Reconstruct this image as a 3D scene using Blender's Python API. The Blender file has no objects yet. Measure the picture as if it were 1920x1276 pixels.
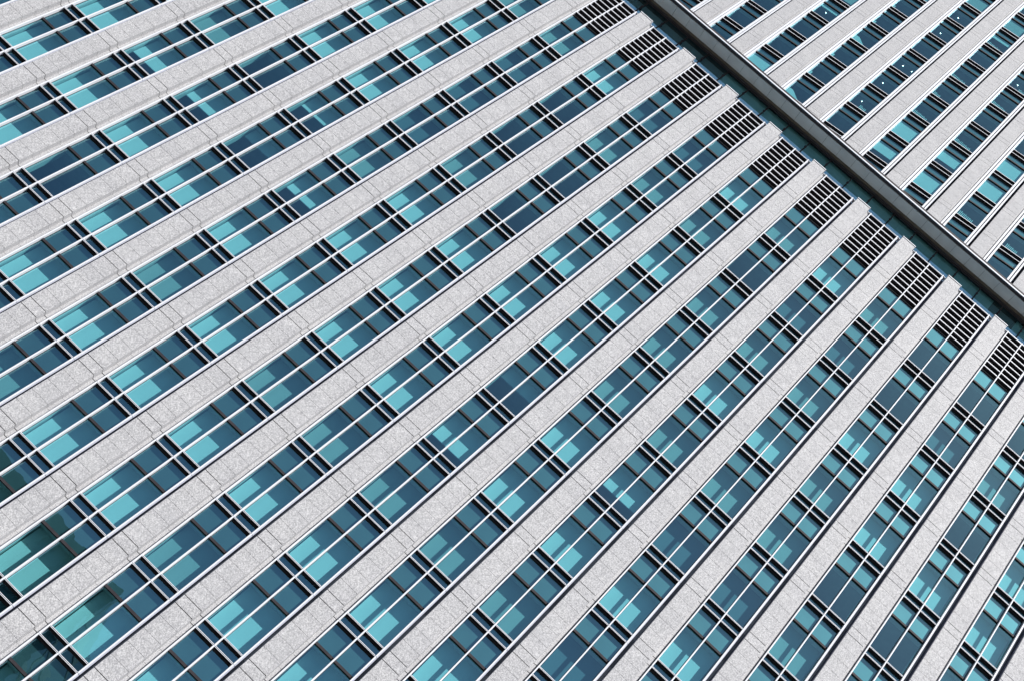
import bpy, math, random
from mathutils import Matrix, Vector

# ------------------------------------------------------------------ camera, sky, sun, exposure
S = bpy.context.scene
ZG = 23.784                      # height of storey joint 0 above the street
H = 3.8748                       # storey height
W = 3.0                          # bay width of the near tower
RIGHT = Vector((0.7267073, -0.37832528, 0.57338162))
DOWN = Vector((0.66915864, 0.57857721, -0.46634228))
FWD = Vector((-0.15531646, 0.72257761, 0.67361591))
CAM = Vector((10.85732474, -43.98478705, ZG - 22.18392192))
cam = bpy.data.objects.new('camera', bpy.data.cameras.new('camera'))
S.collection.objects.link(cam)
cam.matrix_world = Matrix(((RIGHT.x, -DOWN.x, -FWD.x, CAM.x), (RIGHT.y, -DOWN.y, -FWD.y, CAM.y),
                           (RIGHT.z, -DOWN.z, -FWD.z, CAM.z), (0, 0, 0, 1)))
cam.data.sensor_width = 36.0
cam.data.lens = 36.0 * 2775.788 / 1920.0
cam.data.clip_start = 0.5
cam.data.clip_end = 3000.0
S.camera = cam

SUN = Vector((0.64, -1.0, 2.0)).normalized()       # towards the sun
SUN_EL = math.asin(SUN.z)
SUN_AZ = math.atan2(SUN.x, SUN.y)                   # clockwise from +Y
w = bpy.data.worlds.new('World'); S.world = w; w.use_nodes = True
nt = w.node_tree; nt.nodes.clear()
sky = nt.nodes.new('ShaderNodeTexSky'); sky.sky_type = 'NISHITA'; sky.sun_disc = False
sky.sun_elevation = SUN_EL; sky.sun_rotation = SUN_AZ
sky.altitude = 50; sky.air_density = 1.0; sky.dust_density = 1.0; sky.ozone_density = 1.5
bg = nt.nodes.new('ShaderNodeBackground'); bg.inputs['Strength'].default_value = 0.05
out = nt.nodes.new('ShaderNodeOutputWorld')
nt.links.new(sky.outputs[0], bg.inputs[0]); nt.links.new(bg.outputs[0], out.inputs[0])
sl = bpy.data.lights.new('sun', 'SUN'); sl.energy = 4.8; sl.angle = math.radians(0.5); sl.color = (1.0, 0.965, 0.93)
so = bpy.data.objects.new('sun', sl); S.collection.objects.link(so)
so.rotation_euler = SUN.to_track_quat('Z', 'Y').to_euler()
S.view_settings.view_transform = 'Standard'; S.view_settings.look = 'None'
S.view_settings.exposure = 0.85; S.view_settings.gamma = 1.0
S.cycles.transparent_max_bounces = 16
S.cycles.max_bounces = 8
S.cycles.caustics_reflective = False; S.cycles.caustics_refractive = False

# ------------------------------------------------------------------ materials
def mat(name, col, rough=0.6, metal=0.0, spec=0.5):
    m = bpy.data.materials.new(name); m.use_nodes = True
    b = m.node_tree.nodes['Principled BSDF']
    b.inputs['Base Color'].default_value = (*col, 1); b.inputs['Roughness'].default_value = rough
    b.inputs['Metallic'].default_value = metal; b.inputs['Specular IOR Level'].default_value = spec
    return m, m.node_tree, b

def noisy(name, c1, c2, scale, rough=0.6, metal=0.0, spec=0.5, detail=4, lo=0.35, hi=0.65, stretch=None, bump=0.0):
    m, t, b = mat(name, c1, rough, metal, spec)
    tc = t.nodes.new('ShaderNodeTexCoord'); nz = t.nodes.new('ShaderNodeTexNoise')
    nz.inputs['Scale'].default_value = scale; nz.inputs['Detail'].default_value = detail
    src = tc.outputs['Object']
    if stretch:
        mp = t.nodes.new('ShaderNodeMapping'); mp.inputs['Scale'].default_value = stretch
        t.links.new(src, mp.inputs[0]); src = mp.outputs[0]
    t.links.new(src, nz.inputs['Vector'])
    r = t.nodes.new('ShaderNodeValToRGB')
    r.color_ramp.elements[0].position = lo; r.color_ramp.elements[0].color = (*c1, 1)
    r.color_ramp.elements[1].position = hi; r.color_ramp.elements[1].color = (*c2, 1)
    t.links.new(nz.outputs['Fac'], r.inputs[0]); t.links.new(r.outputs[0], b.inputs['Base Color'])
    if bump:
        bp = t.nodes.new('ShaderNodeBump'); bp.inputs['Strength'].default_value = bump; bp.inputs['Distance'].default_value = 0.01
        t.links.new(nz.outputs['Fac'], bp.inputs['Height']); t.links.new(bp.outputs[0], b.inputs['Normal'])
    return m

def granite():
    """flamed pale granite: fine grains, larger mottling, panel to panel tone, faint run-off streaks"""
    m, t, b = mat('granite', (0.5, 0.5, 0.5), 0.72, 0, 0.22)
    N = t.nodes.new; L = t.links.new
    tc = N('ShaderNodeTexCoord'); P = tc.outputs['Object']
    def noise(scale, detail=2, rough=0.6):
        n = N('ShaderNodeTexNoise'); n.inputs['Scale'].default_value = scale
        n.inputs['Detail'].default_value = detail; n.inputs['Roughness'].default_value = rough
        L(P, n.inputs['Vector']); return n.outputs['Fac']
    def ramp(fac, pts):
        r = N('ShaderNodeValToRGB'); e = r.color_ramp.elements
        while len(e) < len(pts): e.new(0.5)
        for k, (p, c) in enumerate(pts): e[k].position = p; e[k].color = (*c, 1)
        L(fac, r.inputs[0]); return r.outputs[0]
    def mul(a, c, f=1.0):
        x = N('ShaderNodeMix'); x.data_type = 'RGBA'; x.blend_type = 'MULTIPLY'; x.inputs['Factor'].default_value = f
        L(a, x.inputs[6]); L(c, x.inputs[7]); return x.outputs[2]
    g = ramp(noise(30, 3, 0.78), [(0.37, (0.29, 0.292, 0.30)), (0.50, (0.50, 0.502, 0.512)), (0.62, (0.73, 0.73, 0.735))])
    g2 = ramp(noise(11, 2), [(0.35, (0.88, 0.88, 0.89)), (0.65, (1, 1, 1))])
    big = ramp(noise(0.9, 3), [(0.35, (0.93, 0.93, 0.93)), (0.65, (1, 1, 1))])
    # panel tone: one random value per 0.69 m course and pier
    oi = N('ShaderNodeObjectInfo')
    sx = N('ShaderNodeSeparateXYZ'); L(P, sx.inputs[0])
    mz = N('ShaderNodeMath'); mz.operation = 'DIVIDE'; mz.inputs[1].default_value = 0.6885; L(sx.outputs[2], mz.inputs[0])
    fl = N('ShaderNodeMath'); fl.operation = 'FLOOR'; L(mz.outputs[0], fl.inputs[0])
    ad = N('ShaderNodeMath'); ad.operation = 'ADD'; L(fl.outputs[0], ad.inputs[0])
    lo = N('ShaderNodeMath'); lo.operation = 'MULTIPLY'; lo.inputs[1].default_value = 771.3; L(oi.outputs['Random'], lo.inputs[0])
    L(lo.outputs[0], ad.inputs[1])
    wn = N('ShaderNodeTexWhiteNoise'); wn.noise_dimensions = '1D'; L(ad.outputs[0], wn.inputs['W'])
    tone = ramp(wn.outputs['Value'], [(0, (0.94, 0.94, 0.945)), (1, (1, 0.998, 0.995))])
    L(mul(mul(mul(g, g2), big), tone), b.inputs['Base Color'])
    bp = N('ShaderNodeBump'); bp.inputs['Strength'].default_value = 0.25; bp.inputs['Distance'].default_value = 0.006
    L(noise(34, 3, 0.75), bp.inputs['Height']); L(bp.outputs[0], b.inputs['Normal'])
    return m

def glass(name, tint, f0=0.12, rough=0.0):
    """tinted coated pane: part of the light passes with the tint, part is mirrored"""
    m = bpy.data.materials.new(name); m.use_nodes = True; t = m.node_tree; t.nodes.clear()
    N = t.nodes.new; L = t.links.new
    g = N('ShaderNodeNewGeometry')
    d = N('ShaderNodeVectorMath'); d.operation = 'DOT_PRODUCT'; L(g.outputs['Normal'], d.inputs[0]); L(g.outputs['Incoming'], d.inputs[1])
    a = N('ShaderNodeMath'); a.operation = 'ABSOLUTE'; L(d.outputs['Value'], a.inputs[0])
    s = N('ShaderNodeMath'); s.operation = 'SUBTRACT'; s.inputs[0].default_value = 1; L(a.outputs[0], s.inputs[1])
    p = N('ShaderNodeMath'); p.operation = 'POWER'; p.inputs[1].default_value = 5; L(s.outputs[0], p.inputs[0])
    q = N('ShaderNodeMath'); q.operation = 'MULTIPLY_ADD'; q.inputs[1].default_value = 1 - f0; q.inputs[2].default_value = f0; L(p.outputs[0], q.inputs[0])
    tr = N('ShaderNodeBsdfTransparent'); tr.inputs[0].default_value = (*tint, 1)
    tc = N('ShaderNodeTexCoord'); nz = N('ShaderNodeTexNoise'); nz.inputs['Scale'].default_value = 0.9; nz.inputs['Detail'].default_value = 1.5
    L(g.outputs['Position'], nz.inputs['Vector'])
    bp = N('ShaderNodeBump'); bp.inputs['Strength'].default_value = 0.2; bp.inputs['Distance'].default_value = 0.02; L(nz.outputs['Fac'], bp.inputs['Height'])
    gl = N('ShaderNodeBsdfGlossy'); L(bp.outputs[0], gl.inputs['Normal']); gl.inputs['Roughness'].default_value = rough; gl.inputs['Color'].default_value = (0.45, 0.85, 1, 1)
    mx = N('ShaderNodeMixShader'); L(q.outputs[0], mx.inputs[0]); L(tr.outputs[0], mx.inputs[1]); L(gl.outputs[0], mx.inputs[2])
    o = N('ShaderNodeOutputMaterial'); L(mx.outputs[0], o.inputs[0])
    return m

def fabric(name, col, col2):
    """horizontal fine slats of a closed blind"""
    m, t, b = mat(name, col, 0.7, 0, 0.3)
    N = t.nodes.new; L = t.links.new
    tc = N('ShaderNodeTexCoord'); sx = N('ShaderNodeSeparateXYZ'); L(tc.outputs['Object'], sx.inputs[0])
    mz = N('ShaderNodeMath'); mz.operation = 'MULTIPLY'; mz.inputs[1].default_value = 2 * math.pi / 0.035; L(sx.outputs[2], mz.inputs[0])
    sn = N('ShaderNodeMath'); sn.operation = 'SINE'; L(mz.outputs[0], sn.inputs[0])
    r = N('ShaderNodeValToRGB'); r.color_ramp.elements[0].color = (*col2, 1); r.color_ramp.elements[1].color = (*col, 1)
    r.color_ramp.elements[0].position = 0.0; r.color_ramp.elements[1].position = 0.5
    h = N('ShaderNodeMath'); h.operation = 'MULTIPLY_ADD'; h.inputs[1].default_value = 0.5; h.inputs[2].default_value = 0.5; L(sn.outputs[0], h.inputs[0])
    L(h.outputs[0], r.inputs[0]); L(r.outputs[0], b.inputs['Base Color'])
    return m

TINT = (0.44, 0.80, 0.835)
M = dict(
    granite=granite(),
    joint=mat('joint_backing', (0.05, 0.05, 0.05), 0.9)[0],  # dark backing behind the open stone joints
    white=noisy('white_aluminium', (0.72, 0.74, 0.79), (0.77, 0.79, 0.83), 3.0, 0.6, 0.0, 0.3, stretch=(1, 1, 0.2)),
    silver=noisy('silver_aluminium', (0.42, 0.44, 0.48), (0.50, 0.52, 0.55), 3.0, 0.4, 0.3, 0.5, stretch=(1, 1, 0.2)),
    silver2=noisy('pale_aluminium', (0.38, 0.40, 0.48), (0.44, 0.46, 0.53), 3.0, 0.55, 0.0, 0.3, stretch=(1, 1, 0.2)),
    dark=noisy('charcoal_metal', (0.030, 0.027, 0.032), (0.040, 0.037, 0.042), 5, 0.7, 0.0, 0.15),
    navy=noisy('shaded_return', (0.085, 0.095, 0.14), (0.11, 0.12, 0.17), 2, 0.5),
    umber=noisy('bronze_trim', (0.06, 0.045, 0.03), (0.09, 0.07, 0.05), 3, 0.5),
    glass=glass('tinted_glass', TINT, 0.26),
    spandrel=noisy('enamelled_panel', (0.16, 0.155, 0.16), (0.19, 0.185, 0.19), 0.8, 0.5, 0.5, 0.5),
    band=noisy('dark_band_panel', (0.10, 0.12, 0.15), (0.13, 0.15, 0.18), 1.5, 0.5),
    jamb=noisy('painted_jamb', (0.60, 0.61, 0.60), (0.66, 0.67, 0.65), 4, 0.6),
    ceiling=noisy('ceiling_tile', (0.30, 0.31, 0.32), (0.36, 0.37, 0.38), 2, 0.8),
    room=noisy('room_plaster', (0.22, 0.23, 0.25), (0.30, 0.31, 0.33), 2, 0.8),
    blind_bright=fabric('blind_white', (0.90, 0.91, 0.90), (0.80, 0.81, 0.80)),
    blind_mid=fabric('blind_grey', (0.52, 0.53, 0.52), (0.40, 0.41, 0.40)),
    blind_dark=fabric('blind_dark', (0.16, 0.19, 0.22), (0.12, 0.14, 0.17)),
    soffit=noisy('soffit_panel', (0.38, 0.39, 0.385), (0.45, 0.46, 0.45), 1.2, 0.55),
    blue=noisy('painted_sky_reflection', (0.28, 0.62, 0.92), (0.34, 0.68, 0.95), 0.5, 0.15),
    roof=noisy('roof_gravel', (0.30, 0.30, 0.29), (0.40, 0.40, 0.38), 8, 0.9),
    asphalt=noisy('asphalt', (0.045, 0.045, 0.047), (0.06, 0.06, 0.062), 4, 0.9),
)

def lamp():
    m = bpy.data.materials.new('lamp_glow'); m.use_nodes = True; b = m.node_tree.nodes['Principled BSDF']
    b.inputs['Emission Color'].default_value = (1, 0.95, 0.9, 1); b.inputs['Emission Strength'].default_value = 14; return m
M['lamp'] = lamp()
M['dark_glass'] = mat('dark_green_glass', (0.012, 0.030, 0.028), 0.08, 0.0, 0.6)[0]
M['opal'] = noisy('grey_green_band', (0.045, 0.07, 0.065), (0.06, 0.09, 0.08), 0.5, 0.6)

# ------------------------------------------------------------------ mesh helpers
class MB:
    """collects boxes and quads, with a material for each, and links them as one mesh"""
    def __init__(s): s.v = []; s.f = []; s.m = []; s.mats = []
    def mi(s, k):
        if k not in s.mats: s.mats.append(k)
        return s.mats.index(k)
    def box(s, x0, x1, y0, y1, z0, z1, k):
        n = len(s.v)
        s.v += [(x0, y0, z0), (x1, y0, z0), (x1, y1, z0), (x0, y1, z0), (x0, y0, z1), (x1, y0, z1), (x1, y1, z1), (x0, y1, z1)]
        for q in ((0, 3, 2, 1), (4, 5, 6, 7), (0, 1, 5, 4), (1, 2, 6, 5), (2, 3, 7, 6), (3, 0, 4, 7)):
            s.f.append(tuple(n + i for i in q)); s.m.append(s.mi(k))
    def quad(s, x0, x1, y, z0, z1, k):
        n = len(s.v); s.v += [(x0, y, z0), (x1, y, z0), (x1, y, z1), (x0, y, z1)]
        s.f.append((n, n + 1, n + 2, n + 3)); s.m.append(s.mi(k))
    def prism(s, pts, x0, x1, k):
        """profile in (y, z) run along x"""
        n = len(s.v); c = len(pts)
        s.v += [(x0, y, z) for y, z in pts] + [(x1, y, z) for y, z in pts]
        s.f.append(tuple(n + i for i in range(c))); s.m.append(s.mi(k))
        s.f.append(tuple(n + c + i for i in reversed(range(c)))); s.m.append(s.mi(k))
        for i in range(c):
            j = (i + 1) % c; s.f.append((n + i, n + c + i, n + c + j, n + j)); s.m.append(s.mi(k))
    def column(s, pts, z0, z1, k):
        """profile in (x, y) run up z"""
        n = len(s.v); c = len(pts)
        s.v += [(x, y, z0) for x, y in pts] + [(x, y, z1) for x, y in pts]
        s.f.append(tuple(n + i for i in reversed(range(c)))); s.m.append(s.mi(k))
        s.f.append(tuple(n + c + i for i in range(c))); s.m.append(s.mi(k))
        for i in range(c):
            j = (i + 1) % c; s.f.append((n + i, n + j, n + c + j, n + c + i)); s.m.append(s.mi(k))
    def add(s, o, off):
        n = len(s.v); s.v += [(a + off[0], b + off[1], c + off[2]) for a, b, c in o.v]
        s.f += [tuple(n + i for i in q) for q in o.f]; s.m += [s.mi(o.mats[k]) for k in o.m]
    def mesh(s, name):
        me = bpy.data.meshes.new(name); me.from_pydata(s.v, [], s.f)
        for k in s.mats: me.materials.append(M[k])
        me.polygons.foreach_set('material_index', s.m); me.update(); return me

def link(name, me, parent=None, loc=(0, 0, 0)):
    o = bpy.data.objects.new(name, me); S.collection.objects.link(o); o.location = loc
    if parent: o.parent = parent
    return o
def empty(name, label, cat, loc=(0, 0, 0), rz=0.0):
    o = bpy.data.objects.new(name, None); S.collection.objects.link(o)
    o.location = loc; o.rotation_euler = (0, 0, rz); o['label'] = label; o['category'] = cat; return o

def project(p):
    q = Vector(p) - CAM; d = q.dot(FWD)
    return (960 + 2775.788 * q.dot(RIGHT) / d, 638 + 2775.788 * q.dot(DOWN) / d)
def shown(p0, p1, p2, p3):
    """area of a quad inside the picture, roughly: fraction of sample points seen times its size"""
    P = [Vector(a) for a in (p0, p1, p2, p3)]; n = 0
    for a in range(5):
        for b in range(5):
            u, v = (a + .5) / 5, (b + .5) / 5
            x, y = project(P[0] * (1-u) * (1-v) + P[1] * u * (1-v) + P[2] * u * v + P[3] * (1-u) * v)
            if 0 <= x <= 1920 and 0 <= y <= 1276: n += 1
    q = [project(a) for a in P]
    ar = abs(sum(q[i][0] * q[(i+1) % 4][1] - q[(i+1) % 4][0] * q[i][1] for i in range(4))) / 2
    return n / 25 * ar

# ------------------------------------------------------------------ ground
g = MB(); g.box(-900, 900, -900, 900, -1, 0, 'asphalt')
o = link('street', g.mesh('street')); o['kind'] = 'structure'

# ================================================================== NEAR TOWER
near = empty('office_tower', 'pale granite office tower with paired window panes, black louvres and grey overhanging roof', 'office tower')
C0, C1 = -10, 10            # bays
J0, J1 = -3, 10             # storeys with full windows are J0..J1-1, louvres at storey 10
XA, XB = W * C0 - 1.5, W * C1 + 1.5
ZT = ZG + 42.30
G = 0.17                    # glass plane

def mullion_mesh(zlo=0.008, zhi=H - 0.008):
    b = MB(); r = 0.008
    b.column([(-0.027 + r, 0), (0.027 - r, 0), (0.027, r), (0.027, G + 0.03), (-0.027, G + 0.03), (-0.027, r)], zlo, zhi, 'white')
    return b
def ledge_mesh(zc, k='white'):
    b = MB()
    for x0, x1 in ((-0.857, -0.029), (0.029, 0.857)):
        b.box(x0, x1, 0.042, G, zc - 0.030, zc + 0.026, 'dark')
        b.box(x0, x1, 0.022, 0.041, zc - 0.030, zc - 0.014, k)
        b.box(x0, x1, 0.022, 0.041, zc + 0.010, zc + 0.028, k)
    return b
def frame_mesh():
    b = MB()
    for x0, x1 in ((-0.858, -0.028), (0.028, 0.858)):
        # transom between vision glass and spandrel
        b.box(x0, x1, 0.105, G + 0.02, 2.665, 2.765, 'dark')
        # head frame and sill frame, recessed band between the two ledges
        b.box(x0, x1, G - 0.025, G + 0.02, H - 0.095, H - 0.031, 'dark')
        b.quad(x0, x1, G, 0.03, 0.385, 'glass')
        b.quad(x0, x1, G + 0.02, 0.03, 0.385, 'band')
        b.box(x0, x1, G - 0.02, G + 0.02, 0.36, 0.409, 'dark')
        b.box(x0, x1, G - 0.02, G + 0.02, 0.467, 0.492, 'silver')
        # slim vertical gaskets beside the panes
        for xx in (x0, x1 - 0.014):
            b.box(xx, xx + 0.014, G - 0.012, G + 0.012, 0.493, 2.664, 'dark')
            b.box(xx, xx + 0.014, G - 0.012, G + 0.012, 2.766, H - 0.096, 'dark')
    b.box(0.9155, 0.957, 0.055, 0.29, 0.010, H - 0.010, 'silver2')     # flange beside the right mullion
    b.box(0.958, 1.09, 0.27, 0.30, 0, H, 'navy'); b.box(-0.99, -0.914, G - 0.03, G + 0.03, 0, H, 'dark')   # dark reveal at left, navy standing in for shade at right
    return b
def pane_mesh():
    b = MB()
    for x0, x1 in ((-0.858, -0.028), (0.028, 0.858)): b.quad(x0, x1, G, 0.47, 2.69, 'glass')
    return b
def spandrel_mesh():
    b = MB()
    for x0, x1 in ((-0.858, -0.028), (0.028, 0.858)):
        b.quad(x0, x1, G, 2.75, H - 0.06, 'glass'); b.box(x0, x1, G + 0.012, G + 0.03, 2.75, H - 0.05, 'spandrel')
    return b
def blind_mesh(zb, k):
    b = MB(); b.box(-0.835, 0.835, 0.495, 0.503, zb, 2.685, 'blind_' + k)
    if zb > 0.6: b.box(-0.835, 0.835, 0.487, 0.511, zb - 0.03, zb, 'silver')
    return b

# blinds seen in the photograph: bay, storey -> (tone, height of the bottom edge above the storey joint); None = no blind
DEFAULT = ('bright', 0.5)
BL = {}
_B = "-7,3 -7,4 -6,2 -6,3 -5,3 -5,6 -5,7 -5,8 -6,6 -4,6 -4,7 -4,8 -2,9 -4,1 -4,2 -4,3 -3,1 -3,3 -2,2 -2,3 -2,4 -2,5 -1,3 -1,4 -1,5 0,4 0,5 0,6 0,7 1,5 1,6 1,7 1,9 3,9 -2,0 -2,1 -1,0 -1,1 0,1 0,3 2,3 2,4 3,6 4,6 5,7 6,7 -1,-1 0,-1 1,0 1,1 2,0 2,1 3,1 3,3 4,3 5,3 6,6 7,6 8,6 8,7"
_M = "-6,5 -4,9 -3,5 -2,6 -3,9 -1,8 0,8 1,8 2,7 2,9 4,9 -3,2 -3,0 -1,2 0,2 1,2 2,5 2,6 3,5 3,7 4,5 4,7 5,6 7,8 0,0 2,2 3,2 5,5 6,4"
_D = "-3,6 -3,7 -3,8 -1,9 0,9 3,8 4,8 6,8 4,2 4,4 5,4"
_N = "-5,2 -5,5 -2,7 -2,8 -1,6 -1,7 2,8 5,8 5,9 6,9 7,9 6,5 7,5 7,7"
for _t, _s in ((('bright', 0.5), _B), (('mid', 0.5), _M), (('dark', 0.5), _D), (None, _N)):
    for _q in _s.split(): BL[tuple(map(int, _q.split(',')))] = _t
BL.update({(-6, 4): ('bright', 1.22), (-5, 4): ('bright', 1.47), (-4, 4): ('bright', 2.0), (-4, 5): ('bright', 1.72), (-3, 4): ('bright', 1.5),
           (1, 3): ('bright', 1.22), (1, 4): ('bright', 1.93), (3, 4): ('bright', 1.40)})
def state(c, j): return BL.get((c, j), DEFAULT)

MM = mullion_mesh(); LA = ledge_mesh(0.0); LB = ledge_mesh(0.437); FR = frame_mesh(); PA = pane_mesh(); SP = spandrel_mesh()
me = dict(m=MM.mesh('mullion'), a=LA.mesh('ledge'), b=LB.mesh('ledge'), f=FR.mesh('window'), p=PA.mesh('pane'), s=SP.mesh('spandrel_panel'))
bmesh_cache = {}
def blind_me(st):
    if st not in bmesh_cache: bmesh_cache[st] = blind_mesh(st[1], st[0]).mesh('blind')
    return bmesh_cache[st]
cand = []
for c in range(C0, C1 + 1):
    for j in range(J0, J1):
        x, z = W * c, ZG + H * j
        cand.append((shown((x-.9, 0, z), (x+.9, 0, z), (x+.9, 0, z+H), (x-.9, 0, z+H)), c, j))
cand.sort(reverse=True)
rest = MB()
for n, (ar, c, j) in enumerate(cand):
    x, z = W * c, ZG + H * j; st = state(c, j)
    if n < 100:
        wd = link('window', me['f'], near, (x, 0, z))
        for k in (-0.886, 0, 0.886): link('mullion', me['m'], wd, (k, 0, 0))
        link('ledge', me['a'], wd); link('ledge', me['b'], wd)
        link('pane', me['p'], wd); link('spandrel_panel', me['s'], wd)
        if st: link('blind', blind_me(st), wd)
    else:
        for k in (-0.886, 0, 0.886): rest.add(MM, (x + k, 0, z))
        for q in (LA, LB, FR, PA, SP): rest.add(q, (x, 0, z))
        if st: rest.add(blind_mesh(st[1], st[0]), (x, 0, z))
o = link('window', rest.mesh('window'), near); o['kind'] = 'stuff'

# ---- granite piers
def pier_mesh(hw, sec, front, back2, zlo, floors, zbot, ztop, hb=0.435):
    """hw half width, sec half width of the set-back strips, front y, y of set-back face"""
    b = MB(); yb = 0.24
    b.box(-hw + 0.02, hw - 0.02, front + 0.022, yb, zbot, ztop, 'joint')
    b.box(0, sec - 0.012, back2 + 0.02, yb - 0.01, zbot, ztop, 'joint')
    n = 5; step = (H - hb) / n
    zs = []
    for j in floors:
        z = zlo + H * j
        e = [(z, 0.015)] + [(z + hb, 0.015)] + [(z + hb + step * i, 0.005) for i in range(1, n)]
        zs += e
    zs.append((zlo + H * (floors[-1] + 1), 0.011))
    for (a, ga), (c, gc) in zip(zs[:-1], zs[1:]):
        z0, z1 = a + ga, c - gc
        if z0 >= ztop - 0.05: continue
        z1 = min(z1, ztop)
        e = 0.006
        b.column([(-hw + e, front), (hw - e, front), (hw, front + e), (hw, yb + .01), (-hw, yb + .01), (-hw, front + e)], z0, z1, 'granite')
        b.box(hw + 0.004, sec, back2, yb, z0, z1, 'granite')
    # the left return's shade is put in as dark navy sheets
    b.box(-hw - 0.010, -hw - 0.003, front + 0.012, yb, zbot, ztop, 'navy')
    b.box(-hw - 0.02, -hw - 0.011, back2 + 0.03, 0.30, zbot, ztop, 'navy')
    return b
ZPB = -2 * 0 + ZG + H * (-6)
pm = pier_mesh(0.40, 0.555, -0.15, 0.10, ZG, list(range(-6, 11)), 0.0, ZG + 42.36).mesh('pier')
cp = MB()
cp.box(-0.385, 0.385, -0.13, 0.235, ZG + 42.36, ZG + 42.395, 'dark')
cp.box(-0.42, 0.42, -0.17, 0.30, ZG + 42.395, ZG + 42.445, 'white')
for s in (-1, 1):
    x0, x1 = sorted((s * 0.43, s * 0.57)); cp.box(x0, x1, 0.07, 0.30, ZG + 42.365, ZG + 42.40, 'white')
cpm = cp.mesh('coping')
for c in range(C0, C1 + 2):
    p = link('pier', pm, near, (W * c - 1.5, 0, 0)); link('coping', cpm, p)

# ---- louvres of the plant storey
def louvre_mesh():
    b = MB(); z0 = H * 10 - 0.005; z1 = 42.34
    b.box(-0.857, 0.857, 0.34, 0.36, z0, z1 - 0.05, 'dark')
    n = 9; pitch = 0.4235; zt = 42.315
    for x0, x1 in ((-0.857, -0.029), (0.029, 0.857)):
        for i in range(n):
            z = zt - pitch * i
            b.box(x0, x1, 0.02, 0.045, z - 0.034, z - 0.012, 'white')                      # front lip
            b.prism([(0.030, z - 0.011), (0.036, z - 0.011), (0.085, z + 0.11), (0.079, z + 0.11)], x0, x1, 'silver')
            b.prism([(0.046, z - 0.03), (0.046, z - 0.04), (0.30, z - 0.02), (0.30, z - 0.01)], x0, x1, 'dark')
    b.box(0.9155, 0.957, 0.055, 0.29, z0 + 0.01, z1 - 0.06, 'silver2')
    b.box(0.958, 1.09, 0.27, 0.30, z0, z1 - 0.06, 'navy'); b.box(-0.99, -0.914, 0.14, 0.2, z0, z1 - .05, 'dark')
    b.box(-0.99, 0.99, 0.03, 0.36, 42.335, 42.36, 'silver')
    return b
lm = louvre_mesh().mesh('louvre_panel'); mm2 = mullion_mesh(H * 10 + 0.008, 42.365).mesh('mullion')
for c in range(C0, C1 + 1):
    l = link('louvre_panel', lm, near, (W * c, 0, ZG))
    for k in (-0.886, 0, 0.886): link('mullion', mm2, l, (k, 0, 0))

# ---- body: slabs, cross walls, back, roof deck, lower storeys
b = MB()
for j in range(J0, J1 + 1):
    z = ZG + H * j
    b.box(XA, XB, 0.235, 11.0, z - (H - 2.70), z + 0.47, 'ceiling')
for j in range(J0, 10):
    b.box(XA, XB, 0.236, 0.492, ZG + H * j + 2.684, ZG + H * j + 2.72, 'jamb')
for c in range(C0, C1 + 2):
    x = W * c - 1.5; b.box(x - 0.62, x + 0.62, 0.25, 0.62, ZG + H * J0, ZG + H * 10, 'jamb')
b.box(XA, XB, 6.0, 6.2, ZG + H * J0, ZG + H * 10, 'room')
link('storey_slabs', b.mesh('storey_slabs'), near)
b = MB()
b.box(XA + .1, XB - .1, 0.40, 11.2, ZG + H * 10 - 0.2, ZT - 0.02, 'roof')
b.box(XA, XB, 11.0, 11.3, 0, ZT, 'granite')
b.box(XA - .3, XA, 0.26, 11.3, 0, ZT, 'granite'); b.box(XB, XB + .3, 0.26, 11.3, 0, ZT, 'granite')
b.box(XA, XB, 0.21, 0.5, 0, ZG + H * J0 - 1.3, 'band')
link('wall', b.mesh('wall'), near)

# ---- set-back top storey and overhanging flat roof
YG = 2.12; ZS = ZG + 46.90
ps = empty('glazed_top_storey', '', ''); del ps['label']; del ps['category']; ps.parent = near
b = MB(); x = XA + 1.0
b.quad(XA, XB, YG, ZG + 45.68, ZS - 0.01, 'glass'); b.box(XA, XB, YG - 0.012, YG + 0.03, ZG + 42.2, ZG + 45.68, 'blue')  # opaque blue box paints in the sky reflected by the lower glass
link('pane', b.mesh('pane'), ps)
b = MB()
for k in range(int(XA / 1.5), int(XB / 1.5) + 1):
    xx = 1.5 * k - 0.08
    b.box(xx - 0.035, xx + 0.035, YG - 0.06, YG - 0.013, ZG + 42.3, ZS, 'dark')
    b.box(xx - 0.06, xx + 0.06, YG - 0.12, YG - 0.061, ZG + 46.0, ZG + 46.12, 'dark')
b.box(XA, XB, YG - 0.05, YG + 0.05, ZS - 0.09, ZS - 0.005, 'dark')
link('post', b.mesh('post'), ps)
b = MB(); b.box(-3.1, 15.9, YG + 0.15, YG + 0.16, ZG + 42.4, ZS - 0.02, 'blind_mid'); b.box(17.5, 22, YG + 0.15, YG + 0.16, ZG + 42.4, ZS - 0.02, 'blind_mid'); link('blind', b.mesh('blind'), ps)
b = MB(); b.box(XA, XB, YG + 2.2, YG + 2.4, ZG + 42.3, ZS, 'dark'); b.box(XA, XB, YG + .2, 11, ZS - .012, ZS - .004, 'dark'); link('wall', b.mesh('wall'), ps)
rf = MB()
rf.box(XA - 1, XB + 1, 0.90, 12.2, ZS + 0.06, ZS + 0.30, 'dark')
rf.box(XA - 1, XB + 1, 0.865, 0.895, ZS + 0.0, ZS + 0.085, 'white')
rf.box(XA - 1, XB + 1, 0.90, 1.0, ZS + 0.012, ZS + 0.055, 'dark')
rf.box(XA - 1, XB + 1, 1.79, 1.95, ZS - 0.012, ZS + 0.05, 'umber')
rf.box(XA - 1, XB + 1, 1.955, 2.10, ZS - 0.03, ZS + 0.05, 'dark')
roof = link('roof', rf.mesh('roof'), near)
b = MB()
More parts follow.
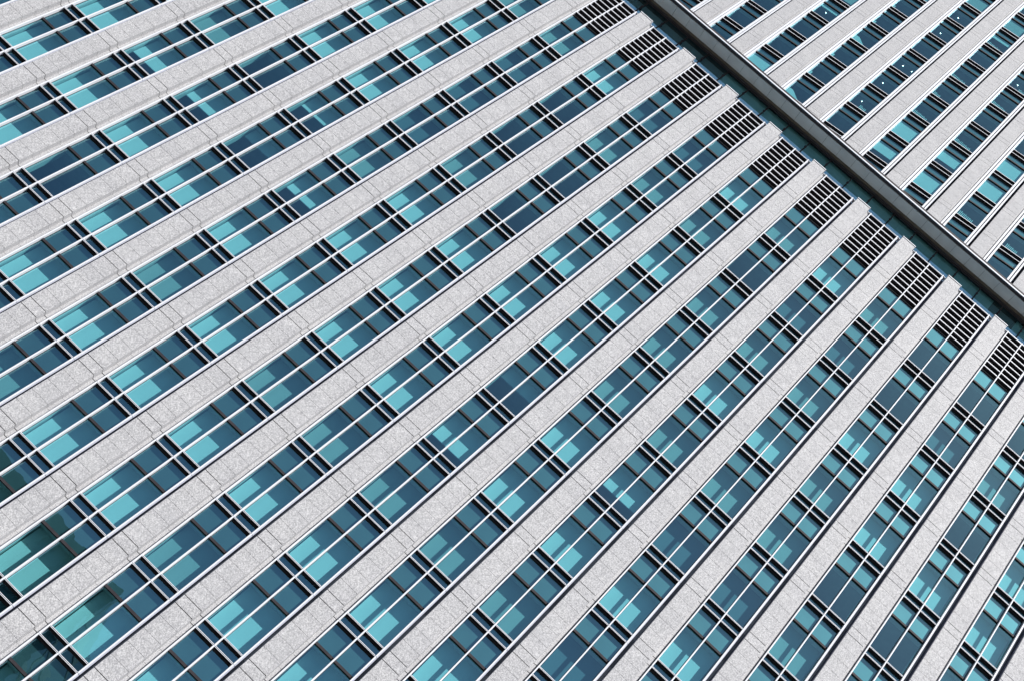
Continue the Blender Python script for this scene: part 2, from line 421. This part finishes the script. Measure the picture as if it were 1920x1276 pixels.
for k in range(int(XA) - 1, int(XB) + 1):
    b.box(k + 0.43 + 0.007, k + 1.43 - 0.007, 1.11, 1.785, ZS + 0.0, ZS + 0.05, 'soffit')
link('soffit', b.mesh('soffit'), roof)

# ================================================================== FAR TOWER
YAW = -0.10372638; MOD = 3.746897; ZF = ZG + 68.5299
far = empty('slab_tower', 'granite tower beyond the dark roof edge, with single panes and white double fins', 'tower block',
            (1.91521794, 14.56298558, 0), YAW)
# local x = 0 is the right end of the ledge in bay 3; window centre is 0.855 left of it
GF = 0.18
def far_window():
    b = MB(); a = 0.855
    b.box(-a, a, 0.11, GF + 0.02, 2.90, 3.02, 'dark')
    b.box(-a, a, GF - 0.02, GF + 0.03, H - 0.12, H - 0.031, 'dark')
    b.quad(-a, a, GF, 0.03, 0.45, 'glass'); b.quad(-a, a, GF + 0.02, 0.03, 0.45, 'band')
    b.box(-a, a, GF - 0.02, GF + 0.02, 0.40, 0.469, 'dark'); b.box(-a, a, GF - 0.02, GF + 0.02, 0.531, 0.56, 'silver')
    for s in (-1, 1):
        for u0, u1 in ((0.86, 0.995), (1.065, 1.20)):
            x0, x1 = sorted((s * u0, s * u1)); b.box(x0, x1, 0.0 if u0 < 1 else 0.02, GF + 0.03, 0.006, H - 0.006, 'white')
        x0, x1 = sorted((s * 0.996, s * 1.064)); b.box(x0, x1, GF - 0.02, GF + 0.03, 0, H, 'dark')
        x0, x1 = sorted((s * 1.201, s * 1.40)); b.box(x0, x1, GF - 0.02, GF + 0.03, 0, H, 'dark')
    return b
def far_ledge(zc):
    b = MB(); b.box(-0.855, 0.855, 0.042, GF, zc - 0.030, zc + 0.022, 'dark'); b.box(-0.855, 0.855, 0.02, 0.041, zc - 0.026, zc + 0.024, 'white'); return b
def far_pane():
    b = MB(); b.quad(-0.855, 0.855, GF, 0.54, 2.93, 'glass'); return b
def far_spandrel():
    b = MB(); b.quad(-0.855, 0.855, GF, 3.0, H - 0.06, 'glass'); b.box(-0.855, 0.855, GF + 0.012, GF + 0.03, 3.0, H - 0.05, 'spandrel'); return b
def far_blind(zb, k):
    b = MB(); b.box(-0.84, 0.84, 0.245, 0.253, zb, 2.915, 'blind_' + k); return b
FW = far_window(); FA = far_ledge(0.0); FB = far_ledge(0.50); FP = far_pane(); FS = far_spandrel()
fm = dict(w=FW.mesh('window'), a=FA.mesh('ledge'), b=FB.mesh('ledge'), p=FP.mesh('pane'), s=FS.mesh('spandrel_panel'))
FBL = {}
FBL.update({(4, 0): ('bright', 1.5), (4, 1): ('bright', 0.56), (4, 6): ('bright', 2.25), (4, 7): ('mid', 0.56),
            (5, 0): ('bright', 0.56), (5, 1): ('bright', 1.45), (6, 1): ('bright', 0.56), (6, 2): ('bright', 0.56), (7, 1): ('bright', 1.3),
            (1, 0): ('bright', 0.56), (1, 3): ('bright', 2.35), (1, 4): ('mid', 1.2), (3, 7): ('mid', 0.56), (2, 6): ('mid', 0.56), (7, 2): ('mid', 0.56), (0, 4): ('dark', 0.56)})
COMB = {(3, 1): (-0.1, 0.45), (4, 2): (-0.78, 0.35), (4, 3): (-0.78, -0.2), (4, 4): (-0.78, 0.3), (4, 6): (-0.78, 0.3), (5, 2): (-0.78, 0.4),
        (5, 4): (-0.78, 0.3), (5, 5): (0.0, 0.7), (6, 0): (-0.78, 0.35), (7, 0): (-0.6, 0.3)}
def comb_mesh(x0, x1):
    """vertical blind slats, drawn up and left hanging loose"""
    b = MB(); x = x0; i = 0
    while x < x1:
        hh = 1.72 - 0.2 * (x - x0) / (x1 - x0) + 0.05 * math.sin(i * 2.1)
        b.box(x, x + 0.055, 0.44, 0.46, 0.56, hh, 'blind_bright'); x += 0.118; i += 1
    return b
fc = {}
PATCH = {(2, 0): (0.5, 1.95), (2, 3): (0.45, 1.95), (2, 1): None, (2, 2): None, (2, 4): None, (2, 5): None}  # pale solids added in the shape of sunlit triangles and small white bits
def bright_patch_mesh(st):
    b = MB(); n = len(b.v)
    if st:
        pr = [(-0.84, 0.57), (st[0], 0.57), (st[0] - 0.02, 0.95), (-0.55, st[1]), (-0.84, st[1])]
    else: pr = [(-0.84, 0.57), (-0.70, 0.57), (-0.70, 1.62), (-0.84, 1.62)]
    c = len(pr); b.v += [(x, 0.40, z) for x, z in pr] + [(x, 0.43, z) for x, z in pr]
    b.f.append(tuple(range(c))); b.m.append(b.mi('blind_bright')); b.f.append(tuple(reversed(range(c, 2 * c)))); b.m.append(0)
    for i in range(c):
        j = (i + 1) % c; b.f.append((i, c + i, c + j, j)); b.m.append(0)
    return b
DOTS = {(3, 1): [-0.39], (3, 2): [-0.40], (3, 3): [-0.385, 0.43], (3, 5): [-0.39], (3, 6): [-0.38], (1, 3): [-0.33], (5, 5): [-0.40]}
def light_mesh():
    b = MB(); n = 12; r = 0.024
    b.column([(r * math.cos(6.2832 * i / n), r * math.sin(6.2832 * i / n)) for i in range(n)], -0.02, 0.0, 'lamp'); return b
lmp = light_mesh().mesh('ceiling_light')
F0, F1 = -2, 13; K0, K1 = -5, 6
cs, sn = math.cos(YAW), math.sin(YAW)
def fw(u, z): return (1.91521794 + u * cs, 14.56298558 + u * sn, z)
cand = []
for k in range(K0, K1 + 1):
    for j in range(F0, F1):
        u, z = MOD * k - 0.855, ZF + H * j
        cand.append((shown(fw(u-.9, z), fw(u+.9, z), fw(u+.9, z+H), fw(u-.9, z+H)), k, j))
cand.sort(reverse=True)
rest = MB()
for n, (ar, k, j) in enumerate(cand):
    u, z = MOD * k - 0.855, ZF + H * j; st = FBL.get((k + 3, j))
    if n < 100 and ar > 0:
        wd = link('window', fm['w'], far, (u, 0, z))
        for q in ('a', 'b'): link('ledge', fm[q], wd)
        link('pane', fm['p'], wd); link('spandrel_panel', fm['s'], wd)
        if (k + 3, j) in PATCH: link('bright_patch', bright_patch_mesh(PATCH[(k + 3, j)]).mesh('bright_patch'), wd)
        for dx in DOTS.get((k + 3, j), []): link('ceiling_light', lmp, wd, (dx, 0.86, 2.935))
        if (k + 3, j) in COMB: link('vertical_blind', comb_mesh(*COMB[(k + 3, j)]).mesh('vertical_blind'), wd)
        if st:
            if st not in fc: fc[st] = far_blind(st[1], st[0]).mesh('blind')
            link('blind', fc[st], wd)
    else:
        for q in (FW, FA, FB, FP, FS): rest.add(q, (u, 0, z))
        if st: rest.add(far_blind(st[1], st[0]), (u, 0, z))
o = link('window', rest.mesh('window'), far); o['kind'] = 'stuff'
ZFT = ZF + H * F1
pm2 = pier_mesh(0.50, 0.64, -0.22, 0.10, ZF, list(range(-4, F1)), 0.0, ZFT, 0.50).mesh('pier')
for k in range(K0, K1 + 2): link('pier', pm2, far, (MOD * (k - 0.5) - 0.855, 0, 0))
b = MB(); UA, UB = MOD * (K0 - .5) - .855, MOD * (K1 + .5) - .855
for j in range(F0, F1 + 1):
    z = ZF + H * j; b.box(UA, UB, 0.26, 11, z - (H - 2.94), z + 0.53, 'ceiling')
for j in range(F0, F1):
    b.box(UA, UB, 0.262, 0.55, ZF + H * j + 2.92, ZF + H * j + 2.96, 'jamb')
for k in range(K0, K1 + 2):
    u = MOD * (k - .5) - .855; b.box(u - 0.99, u + 0.99, 0.27, 0.7, ZF + H * F0, ZFT, 'jamb')
b.box(UA, UB, 6, 6.2, ZF + H * F0, ZFT, 'room')
link('storey_slabs', b.mesh('storey_slabs'), far)
b = MB()
b.box(UA, UB, 11, 11.3, 0, ZFT, 'granite'); b.box(UA - .3, UA, .25, 11.3, 0, ZFT, 'granite'); b.box(UB, UB + .3, .25, 11.3, 0, ZFT, 'granite')
b.box(UA, UB, 0.22, 11, 0, ZF + H * F0 - 1, 'band'); b.box(UA, UB, 0.3, 11, ZFT, ZFT + 0.3, 'roof')
link('wall', b.mesh('wall'), far)

# ================================================================== BLOCK ACROSS THE STREET (seen mirrored in the lowest left windows)
opp = empty('glass_block', 'dark green glass office block mirrored in the lowest windows at bottom left', 'office block', (-50, -80, 0))
b = MB(); b.box(-35, 29.0, -34, -0.4, 0, 61.0, 'dark_glass'); link('body', b.mesh('body'), opp)
b = MB()
for j in range(1, 16): b.box(-35.1, 29.1, -34.1, 0.0, j * 3.9 - 0.5, j * 3.9 + 0.1, 'opal')
link('floor_bands', b.mesh('floor_bands'), opp)
b = MB()
for i in range(0, 44): b.box(-35 + i * 1.5 - 0.05, -35 + i * 1.5 + 0.05, -0.39, 0.12, 0, 61.0, 'opal')
link('fins', b.mesh('fins'), opp)
b = MB(); n = 24
pts = [(-35 + 64.0 * i / n, 61.6 + 2.0 * math.sin(math.pi * i / n)) for i in range(n + 1)]
for (x0, z0), (x1, z1) in zip(pts[:-1], pts[1:]):
    q = len(b.v); b.v += [(x0, -0.3, 61.02), (x1, -0.3, 61.02), (x1, -0.3, z1), (x0, -0.3, z0), (x0, -0.7, 61.02), (x1, -0.7, 61.02), (x1, -0.7, z1), (x0, -0.7, z0)]
    for f in ((0, 1, 2, 3), (7, 6, 5, 4), (3, 2, 6, 7)): b.f.append(tuple(q + k for k in f)); b.m.append(b.mi('opal'))
link('parapet', b.mesh('parapet'), opp)
